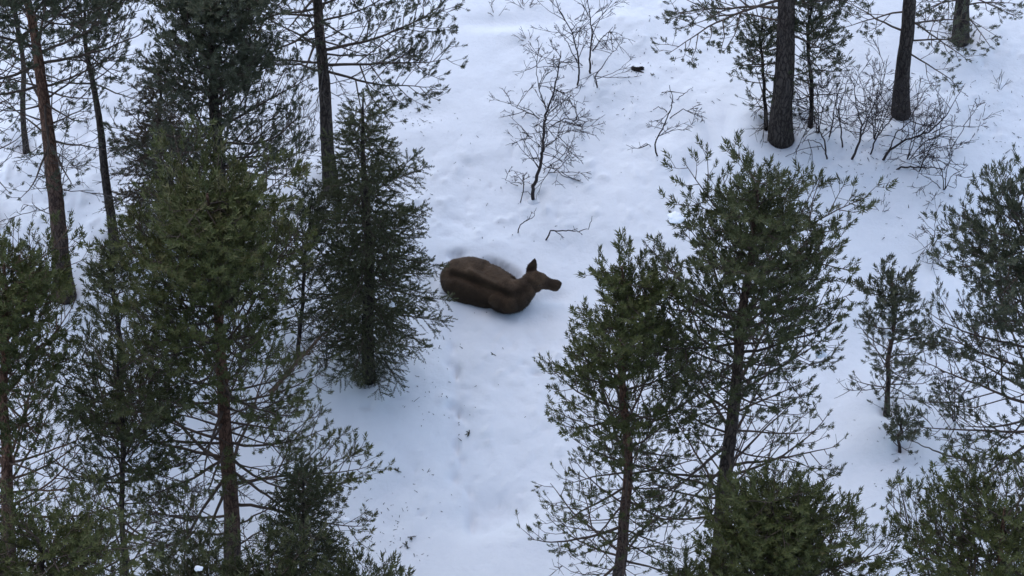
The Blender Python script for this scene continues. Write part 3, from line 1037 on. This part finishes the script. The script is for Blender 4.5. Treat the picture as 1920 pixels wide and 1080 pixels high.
mv = groove([(846, 512, .55), (872, 519, .6), (900, 530, .6), (930, 543, .62), (950, 549, .66)], .075, .105)
mv += groove([(905, 545, .5), (915, 560, .4), (918, 580, .1)], .07, .06)
mv += groove([(905, 512, .5), (915, 503, .4), (925, 500, .1)], .07, .05)
mv += groove([(862, 548, .4), (880, 562, .2)], .08, .05) + groove([(968, 536, .6), (985, 556, .45), (990, 566, .3)], .06, .045)
mv += groove([(1016, 522, .5), (1020, 536, .4)], .03, .012)
mv += groove([(880, 508, .6), (905, 520, .62), (930, 531, .66)], .06, -.05) + groove([(945, 538, .7), (960, 545, .7)], .06, -.035)
mv += .008 * vnoise(co[:, 0] * 9, co[:, 1] * 9 + co[:, 2] * 5, 77) + .005 * vnoise(co[:, 0] * 22, co[:, 1] * 22 + co[:, 2] * 13, 78)
co = co + nr * mv[:, None]
me.vertices.foreach_set('co', co.astype(np.float32).ravel())


def marks_and_shade(P_):  # dark muzzle, ear and neck; also shade painted into spine hollow and near flank
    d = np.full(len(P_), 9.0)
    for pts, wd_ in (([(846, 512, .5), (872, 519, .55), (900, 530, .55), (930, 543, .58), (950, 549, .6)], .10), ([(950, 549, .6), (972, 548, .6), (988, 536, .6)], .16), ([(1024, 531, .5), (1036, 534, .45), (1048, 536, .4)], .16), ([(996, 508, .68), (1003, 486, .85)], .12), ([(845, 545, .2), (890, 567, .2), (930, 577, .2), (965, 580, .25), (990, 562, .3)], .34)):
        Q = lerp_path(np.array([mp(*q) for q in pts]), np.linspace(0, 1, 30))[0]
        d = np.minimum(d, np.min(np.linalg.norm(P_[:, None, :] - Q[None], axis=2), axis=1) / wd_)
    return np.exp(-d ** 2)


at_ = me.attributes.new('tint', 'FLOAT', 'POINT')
at_.data.foreach_set('value', marks_and_shade(co).astype(np.float32))
me.update()
moose = thing('moose', 'dark brown moose lying in the snow with one ear raised', 'moose', ORG)
body = link('body', me, moose)
# guard hairs over the body
nv = len(me.vertices)
co = np.empty(nv * 3, np.float32)
me.vertices.foreach_get('co', co)
co = co.reshape(-1, 3).astype(float)
nr = np.empty(nv * 3, np.float32)
me.vertices.foreach_get('normal', nr)
nr = nr.reshape(-1, 3).astype(float)
ok = np.where(co[:, 2] > -.12)[0]
pk = RNG.choice(ok, 40000)
hp, hn = co[pk] + RNG.normal(0, .006, (40000, 3)), nr[pk]
back = unit(mp(840, 516, .1) - mp(960, 548, .25))
xh = hp[:, 0]
lie = back - hn * (hn @ back)[:, None] + np.array([0, 0, -.35]) + RNG.normal(0, .28, hp.shape)
lie = unit(lie)
ln_ = np.where(xh > mp(995, 530, .4)[0], .014, np.where(xh > mp(945, 550, .4)[0], .035, .026)) * RNG.uniform(.6, 1.3, len(xh))
tip = hp + (lie * .93 + hn * .30) * ln_[:, None]
sdv = unit(np.cross(lie, hn)) * .003
HV = np.stack([hp - sdv, hp + sdv, tip], 1).reshape(-1, 3)
link('coat', mesh_np('coat', HV, np.arange(len(HV)).reshape(-1, 3), HAIR, np.repeat(marks_and_shade(hp), 3)), body, kind='stuff')
for q in ((1013, 515.5, .585), (1012, 535, .56)):
    v, f = sphere_pts(mp(*q), (.016, .016, .016), None, 12, 8)
    link('eye', mesh_np('eye', v, f, EYE, smooth=True), body)


# ------------------------------------------------------------------ bare shrubs
def grow(buf, p, d, L, r, depth, rng, wig=.22, up=.10, kids=(5, 4, 3), spread=.75):
    n = max(4, int(L / .10) + 2)
    P = [p]
    for _ in range(n - 1):
        d = unit(d + rng.normal(0, wig, 3) + np.array([0, 0, up]))
        P.append(P[-1] + d * (L / (n - 1)))
    P = np.array(P)
    tube(buf, P, np.linspace(r, max(r * .4, .004), n), 6 if r > .02 else (4 if r > .007 else 3))
    if depth <= 0:
        return
    k = kids[min(len(kids) - 1, len(kids) - depth)] if depth <= len(kids) else kids[0]
    k = max(1, int(round(k * rng.uniform(.7, 1.3))))
    for _ in range(k):
        t = rng.uniform(.25, 1)
        b_, tt = lerp_path(P, np.array([t]))
        dd = unit(tt[0] + rng.normal(0, spread, 3) * np.array([1, 1, .7]))
        grow(buf, b_[0], dd, L * rng.uniform(.35, .7) * (1.15 - .5 * t), max(r * (.6 - .15 * t), .0055), depth - 1, rng, wig, up, kids, spread)


def shrub(name, label, cat, stems, seed, mat=SHRUB, kids=(5, 4, 3), depth=3, wig=.2, up=.06, spread=.75, group=None):
    """stems: list of (foot pixel, tip pixel, radius, tip's nearness shift in metres)"""
    rng = np.random.default_rng(seed)
    root_p = on_snow(*stems[0][0])
    root = thing(name, label, cat, root_p, group)
    for foot, tip_px, r, dy in stems:
        f = on_snow(*foot)
        t = at_y(tip_px[0], tip_px[1], f[1] + dy)
        if t[2] < f[2] + .02:
            t = at(tip_px[0], tip_px[1], f[2] + .06)
        b = Buf()
        a = f - root_p - np.array([0, 0, .08])
        v = t - f
        L = np.linalg.norm(v)
        grow(b, a, unit(v), L, r, depth, rng, wig * .55, up * .3, kids, spread)
        link('stem', b.mesh('stem', mat), root)
    return root


def polystem(name, label, cat, lines, seed, mat=SHRUB, group=None, twigs=4, tl=.45, thing_at=None, sub=2, tr=.0095):
    """stems drawn as polylines: list of (radius0, radius1, dy tilt per metre up, [(px,py)...]) from foot to tip"""
    rng = np.random.default_rng(seed)
    root_p = on_snow(*lines[0][3][0])
    root = thing(name, label, cat, root_p, group)
    for r0, r1, dy, pts in lines:
        f = on_snow(*pts[0])
        P = []
        for k, q in enumerate(pts):
            if dy is None:
                p = on_snow(*q) + np.array([0, 0, .03 + .05 * (k % 2)])
            else:
                p = at_y(q[0], q[1], f[1] + dy * k)
            P.append(p - root_p)
        P = np.array(P)
        if dy is not None:
            P[0, 2] -= .08
        tt = np.linspace(0, 1, (len(P) - 1) * 5 + 1)
        Q = lerp_path(P, tt)[0] + rng.normal(0, .008, (len(tt), 3))
        b = Buf()
        tube(b, Q, np.linspace(r0, r1, len(Q)), 7 if r0 > .02 else 5)
        L = np.linalg.norm(np.diff(P, axis=0), axis=1).sum()
        for _ in range(int(L * twigs)):
            t = rng.uniform(.22, 1)
            c, d = lerp_path(Q, np.array([t]))
            dd = unit(d[0] * .5 + rng.normal(0, .75, 3) * np.array([1, 1, .6]))
            if dy is None:
                dd[2] = abs(dd[2]) * .4
            grow(b, c[0], dd, tl * rng.uniform(.6, 1.6) * (1.15 - .45 * t), tr * (1.1 - .4 * t), sub, rng, .13, .03, (3, 3), .55)
        link('stem', b.mesh('stem', mat), root)
    return root


polystem('bare_birch', 'leafless young birch standing in open snow above the moose', 'tree',
         [(.042, .009, .0, [(999, 378), (1000, 350), (1012, 318), (1018, 280), (1020, 240), (1023, 215), (1038, 175), (1048, 125), (1052, 95)]),
          (.016, .005, .05, [(1020, 222), (1000, 215), (970, 203), (950, 190)]),
          (.016, .005, -.05, [(1022, 215), (1060, 232), (1090, 250), (1100, 262)]),
          (.014, .004, .05, [(1021, 238), (1060, 222), (1100, 228), (1120, 224)]),
          (.012, .004, .1, [(1020, 262), (990, 255), (968, 262)]),
          (.012, .004, -.1, [(1019, 275), (1040, 262), (1055, 240), (1062, 225)]),
          (.014, .004, .1, [(1026, 205), (1012, 170), (1005, 130), (1012, 110)]),
          (.012, .004, -.05, [(1010, 325), (1040, 322), (1068, 324)]),
          (.011, .004, -.05, [(1012, 320), (1045, 300), (1075, 278)])], 51, twigs=7.5, tl=.6, tr=.0115)
polystem('bare_shrub', 'low leafless shoots beside the foot of the young birch', 'shrub',
         [(.012, .004, .0, [(975, 380), (982, 350), (980, 325), (968, 322)]), (.010, .003, .02, [(980, 350), (962, 345), (942, 334)])], 52, twigs=5, tl=.3)
polystem('bare_shrub', 'tall leafless shrub of several stems at the top, right of the birch', 'shrub',
         [(.022, .006, .05, [(1083, 160), (1086, 130), (1082, 90), (1070, 55), (1048, 20), (1040, -10)]),
          (.024, .006, .05, [(1108, 138), (1106, 105), (1110, 60), (1104, 20), (1100, -20)]),
          (.018, .005, -.05, [(1121, 166), (1116, 145), (1135, 115), (1150, 95)]),
          (.016, .005, .0, [(1107, 95), (1130, 70), (1150, 50)]),
          (.014, .004, .1, [(1086, 120), (1064, 80), (1050, 60)])], 53, twigs=5, tl=.65, tr=.011)
polystem('bare_shrub', 'single forked leafless shrub right of the birch in open snow', 'shrub',
         [(.020, .006, .0, [(1232, 292), (1228, 270), (1245, 235), (1256, 210), (1262, 185), (1255, 160)]),
          (.012, .004, -.05, [(1250, 222), (1280, 205), (1310, 215), (1325, 222)]),
          (.012, .004, .05, [(1256, 210), (1236, 200), (1215, 210)]),
          (.011, .004, .0, [(1262, 188), (1285, 175), (1300, 162)]),
          (.012, .004, -.05, [(1240, 240), (1270, 240), (1298, 250)]),
          (.010, .004, .0, [(1228, 275), (1212, 268), (1196, 278)])], 54, twigs=3.0, tl=.5, tr=.011)
polystem('bare_twig', 'arched bare twig poking from the snow right above the moose head', 'twig',
         [(.018, .005, .0, [(1020, 449), (1033, 433), (1060, 433), (1085, 434), (1104, 428), (1110, 405)]),
          (.009, .003, -.05, [(1030, 434), (1034, 460), (1039, 475), (1036, 492)]),
          (.008, .003, -.05, [(1068, 434), (1078, 448), (1086, 465)])], 55, twigs=2.5, tl=.2, sub=1)
polystem('bare_twig', 'thin forked twig poking from the snow between birch and moose', 'twig',
         [(.014, .004, .0, [(970, 437), (973, 424), (985, 415), (1000, 408), (1006, 390)]), (.008, .003, -.05, [(973, 425), (974, 445), (974, 453)])], 56, twigs=3, tl=.18, sub=1)
# tangled bushes under the trunks at upper right
bush = 'leafless bushes below the upper right trunks'
polystem('bare_shrub', 'leafless bush of thin stems right of the thickest trunk', 'shrub',
         [(.020, .005, .05, [(1551, 298), (1546, 265), (1535, 240), (1520, 215), (1508, 190)]),
          (.020, .005, .1, [(1554, 260), (1560, 235), (1565, 200), (1575, 160)]),
          (.020, .005, .0, [(1580, 276), (1576, 240), (1572, 200), (1590, 150)]), (.012, .004, .0, [(1551, 285), (1536, 268), (1515, 262), (1500, 268)])], 57, twigs=4.2, tl=.78, tr=.011, group=bush)
polystem('bare_shrub', 'thick-stemmed leafless bush in the middle of the upper right tangle', 'shrub',
         [(.030, .006, .0, [(1597, 298), (1612, 265), (1616, 235), (1606, 200), (1600, 150)]),
          (.020, .005, .0, [(1632, 288), (1645, 255), (1670, 225), (1685, 190)]),
          (.016, .005, .1, [(1612, 262), (1630, 215), (1650, 170), (1660, 135)]),
          (.014, .004, -.1, [(1605, 285), (1625, 310), (1640, 330), (1660, 352)])], 58, twigs=4.2, tl=.78, tr=.011, group=bush)
polystem('bare_shrub', 'sprawling leafless bush reaching right beneath the second trunk', 'shrub',
         [(.030, .006, -.05, [(1655, 298), (1668, 280), (1700, 262), (1740, 248), (1772, 220), (1795, 180)]),
          (.018, .005, .05, [(1665, 285), (1680, 250), (1705, 230), (1715, 205)]),
          (.014, .004, .0, [(1740, 248), (1780, 235), (1830, 240)]), (.016, .004, .0, [(1720, 322), (1738, 290), (1752, 262), (1770, 240)])], 59, twigs=4.2, tl=.75, tr=.011, group=bush)
polystem('bare_shrub', 'low bent leafless branch lying along the snow under the tangle', 'shrub',
         [(.024, .006, .0, [(1678, 317), (1690, 313), (1720, 314), (1752, 314), (1770, 318), (1785, 300)]), (.010, .004, -.05, [(1768, 318), (1758, 345), (1770, 362)])], 60, twigs=4, tl=.4)
for k, (q, tips, lab) in enumerate([((1640, 262), ((1612, 150), (1650, 120), (1690, 150), (1720, 175)), 'fine leafless shrub rising behind the middle of the upper right tangle'),
                                   ((1700, 300), ((1720, 215), (1755, 200), (1800, 235), (1835, 262)), 'fine leafless shrub at the right end of the upper right tangle'),
                                   ((1535, 250), ((1490, 170), (1530, 150), (1560, 165), (1470, 235)), 'fine leafless shrub close beside the thickest trunk'),
                                   ((1770, 355), ((1750, 290), (1785, 280), (1815, 310), (1735, 330)), 'fine leafless shrub between the tangle and the right-edge pine'),
                                   ((110, 360), ((80, 230), (130, 215), (165, 265), (60, 300)), 'leafless shrub behind the leaning left trunk'),
                                   ((560, 330), ((530, 200), (560, 170), (600, 220), (510, 260)), 'leafless shrub left of the tall upper pine'),
                                   ((610, 690), ((570, 560), (620, 540), (650, 600), (545, 620)), 'leafless shrub in the gap left of the dark spruce'),
                                   ((345, 1010), ((300, 890), (340, 860), (385, 900), (270, 940)), 'leafless shrub left of the red-brown trunk foot'),
                                   ((1790, 790), ((1745, 690), (1790, 670), (1830, 700), (1760, 740)), 'leafless shrub beneath the right-edge pine'),
                                   ((1750, 462), ((1730, 420), (1755, 405), (1780, 430)), 'pale thin leafless shrub left of the right-edge pine crown'),
                                   ((240, 720), ((190, 600), (235, 570), (290, 610), (160, 650)), 'leafless shrub between the left pines')]):
    polystem('bare_shrub', lab, 'shrub', [(.013, .004, (-.05, .05, .0, .08)[j % 4], [q, ((q[0] * 2 + t[0]) / 3 + 4 - 3 * j, (q[1] + t[1]) / 2), t]) for j, t in enumerate(tips)], 70 + k, twigs=4.5, tl=.5, tr=.008, mat=SHRUB if k < 4 or k == 8 else WOODG)
polystem('fallen_branch', 'long bare branch slanting to the snow above the bottom right pine', 'branch',
         [(.030, .007, .05, [(1842, 876), (1810, 862), (1770, 852), (1735, 838), (1700, 822)]), (.012, .004, .05, [(1788, 856), (1782, 835), (1776, 815), (1785, 800)])], 61, mat=WOODG, twigs=1.5, tl=.3, sub=1)
polystem('leaning_stem', 'thin reddish dead stem leaning right beside the spruce foot', 'branch',
         [(.050, .014, .06, [(505, 735), (545, 692), (580, 655), (615, 618), (655, 578)])], 62, mat=WOODR, twigs=4, tl=.5)

# small dead plants and tufts standing out of the snow
TUFTS = [((992, 76), 34, 7, 'brown dry tuft left of the tall leafless shrub'), ((985, 14), 40, 8, 'wide dry tuft at the top edge above the birch'),
         ((930, 30), 34, 4, 'upright dry stalks at the top edge, left of the dry tufts'), ((1655, 392), 30, 6, 'small dark twig clump on open snow under the upper right tangle'),
         ((1548, 346), 26, 4, 'tiny twig clump beside the tip of the broadest pine'), ((1750, 488), 44, 8, 'pale dry tuft left of the right-edge pine'),
         ((1742, 372), 34, 6, 'dark twig clump left of the right-edge pine top'), ((1875, 172), 40, 4, 'thin twigs near the upper right corner'), ((1838, 222), 32, 5, 'brown twig clump right of the second trunk'),
         ((797, 888), 14, 4, 'little row of reddish stalks left of the hollow'), ((784, 1034), 14, 2, 'tiny reddish stalk near the bottom edge'), ((150, 300), 50, 6, 'small bare sprig between the two leftmost trunks'),
         ((1740, 40), 36, 6, 'dark twig clump behind the second trunk'), ((1632, 1000), 30, 6, 'small twig clump left of the bottom right pine')]
for k, (q, hpx, cnt, lab) in enumerate(TUFTS):
    rng = np.random.default_rng(200 + k)
    p = on_snow(*q)
    r = thing('dry_tuft', lab, 'plant', p, 'dry plants sticking out of the snow')
    hm = hpx / 90.0
    for c in range(cnt):
        b = Buf()
        az = rng.uniform(0, 6.28)
        o = np.array([math.cos(az), math.sin(az), 0]) * rng.uniform(0, .08)
        grow(b, o - np.array([0, 0, .05]), unit(np.array([math.cos(az) * .7, math.sin(az) * .7, rng.uniform(.4, 1.2)])), hm * rng.uniform(.6, 1.15), .0065, 1, rng, .18, .0, (2,), .5)
        link('stalk', b.mesh('stalk', STRAW if k in (0, 1, 2, 9, 10) else SHRUB), r)

# fallen needle sprigs
SPR = [((880, 815), 'dark needle sprig lying alone on the snow below the tracks'), ((745, 885), 'tiny dark sprig left of the hollow in the snow'), ((772, 1008), 'pair-sized needle sprig near the bottom, right of the small spruce'),
       ((762, 1024), 'lowest needle sprig right of the small spruce'), ((925, 666), 'speck-like sprig on the snow just below the moose'), ((1278, 96), 'small sprig below the upper right overhanging branch'),
       ((1222, 143), 'speck of bark right of the dark stump'), ((1600, 366), 'brown cone-like clump on the snow under the tangle'), ((1615, 372), 'dark clump beside the brown cone on the snow'), ((1780, 370), 'rightmost dark clump by the right-edge pine top')]
for k, (q, lab) in enumerate(SPR):
    rng = np.random.default_rng(300 + k)
    p = on_snow(*q)
    r = thing('needle_sprig', lab, 'twig', p, 'fallen sprigs on the snow')
    b = Buf()
    cnt = 4 if k < 4 else 3
    A = np.zeros((cnt, 3)) + np.array([0, 0, .03])
    a = rng.uniform(0, 6.28, cnt)
    D = np.stack([np.cos(a), np.sin(a), np.full(cnt, .15)], 1)
    add_shoots(b, A, D, .10 if k < 4 else .07, 'pine', rng, .5)
    link('needles', b.mesh('needles', N_GREEN if k not in (7,) else N_BROWN, tint=True), r, kind='stuff')
    b = Buf()
    prisms(b, A, A + D * .07, .007, .005, 4)
    link('stalk', b.mesh('stalk', WOOD), r)


# ------------------------------------------------------------------ lumps: snow caught in branches, a stump
def lump(name, label, cat, c, r, mat, seed, rough=.25, group=None):
    v, f = sphere_pts((0, 0, 0), (1, 1, 1), None, 28, 18)
    n_ = vnoise(v[:, 0] * 1.7 + seed, v[:, 1] * 1.7 + v[:, 2] * 1.3, seed) * .6 + vnoise(v[:, 0] * 4 + v[:, 2] * 2.3 + seed, v[:, 1] * 4 - v[:, 2], seed + 1) * .4
    v = v * (1 + rough * n_)[:, None]
    v[:, 2] = np.where(v[:, 2] < 0, v[:, 2] * .55, v[:, 2])
    v = v * np.asarray(r)
    o = link(name, mesh_np(name, v, f, mat, smooth=True), None, c)
    return tag(o, label, cat, group)


sg = 'snow caught in branches'
for k, (px, py, tree_px, dy, r, lab) in enumerate([(1266, 409, (1336, 1140), -.7, (.13, .12, .06), 'clump of snow caught on the left side of the broadest pine'), (1540, 664, (1336, 1140), -1.0, (.10, .09, .07), 'small clump of snow low in the right side of the broadest pine'),
                                                  (650, 566, (505, 735), .25, (.14, .13, .16), 'clump of snow at the top of the leaning dead stem beside the spruce'), (1664, 628, (1664, 770), -.25, (.10, .08, .13), 'upper clump of snow in the slim small pine'),
                                                  (1668, 590, (1664, 770), -.2, (.06, .06, .09), 'topmost bit of snow in the slim small pine'), (735, 572, (692, 704), -.8, (.06, .06, .04), 'bit of snow low on the right side of the dark spruce'),
                                                  (648, 975, (578, 1290), -.9, (.08, .05, .04), 'bit of snow on the small dark spruce at bottom left'),
                                                  (372, 1066, (400, 1500), -.8, (.07, .05, .04), 'bit of snow on the low pine at the bottom edge')]):
    c = at_y(px, py, on_snow(*tree_px)[1] + dy)
    lump('snow_clump', lab, 'snow', c, r, SNOWC, 400 + k, .3, sg)
p = on_snow(1196, 131)
st = lump('tree_stump', 'dark rotten stump top showing through snow right of the tall shrub', 'stump', p + np.array([0, 0, -.04]), (.14, .08, .10), BARK_D, 431, .7)
p = on_snow(999, 372)
lump('snow_mound', 'collar of snow round the foot of the young birch', 'snow', p + np.array([.02, -.10, -.02]), (.16, .12, .10), SNOWC, 440, .2)

# litter fallen on the snow: too fine to count
b = Buf()
cx, cy = [], []
for px, py, r, n_ in ((780, 225, .5, 50), (300, 430, 1.6, 160), (770, 650, .9, 60), (740, 990, .8, 60), (1150, 170, 1.6, 110), (1820, 210, 1.8, 190), (1620, 330, 1.4, 150), (1660, 900, 1.2, 60), (1350, 120, 1.6, 70), (820, 760, .8, 40),
                     (600, 1000, 1.5, 80), (250, 700, 2.0, 120), (880, 360, 2.5, 60), (1250, 700, 2.5, 80)):
    p = at(px, py)
    cx.append(p[0] + RNG.normal(0, r * .6, n_))
    cy.append(p[1] + RNG.normal(0, r * .6, n_))
cx, cy = np.concatenate(cx), np.concatenate(cy)
cz = terrain(cx, cy) + terrain_fine(cx, cy) + .006
n_ = len(cx)
a = RNG.uniform(0, 6.28, n_)
l_ = np.minimum(RNG.exponential(.028, n_) + .010, .16)
A = np.stack([cx, cy, cz], 1)
D = np.stack([np.cos(a), np.sin(a), RNG.uniform(-.05, .35, n_)], 1)
prisms(b, A, A + D * l_[:, None], RNG.uniform(.004, .010, n_), .003, 4)
o = link('twig_litter', b.mesh('twig_litter', SHRUB), kind='stuff')
tag(o, 'fine dark needles and bits of bark strewn over the snow', 'litter')
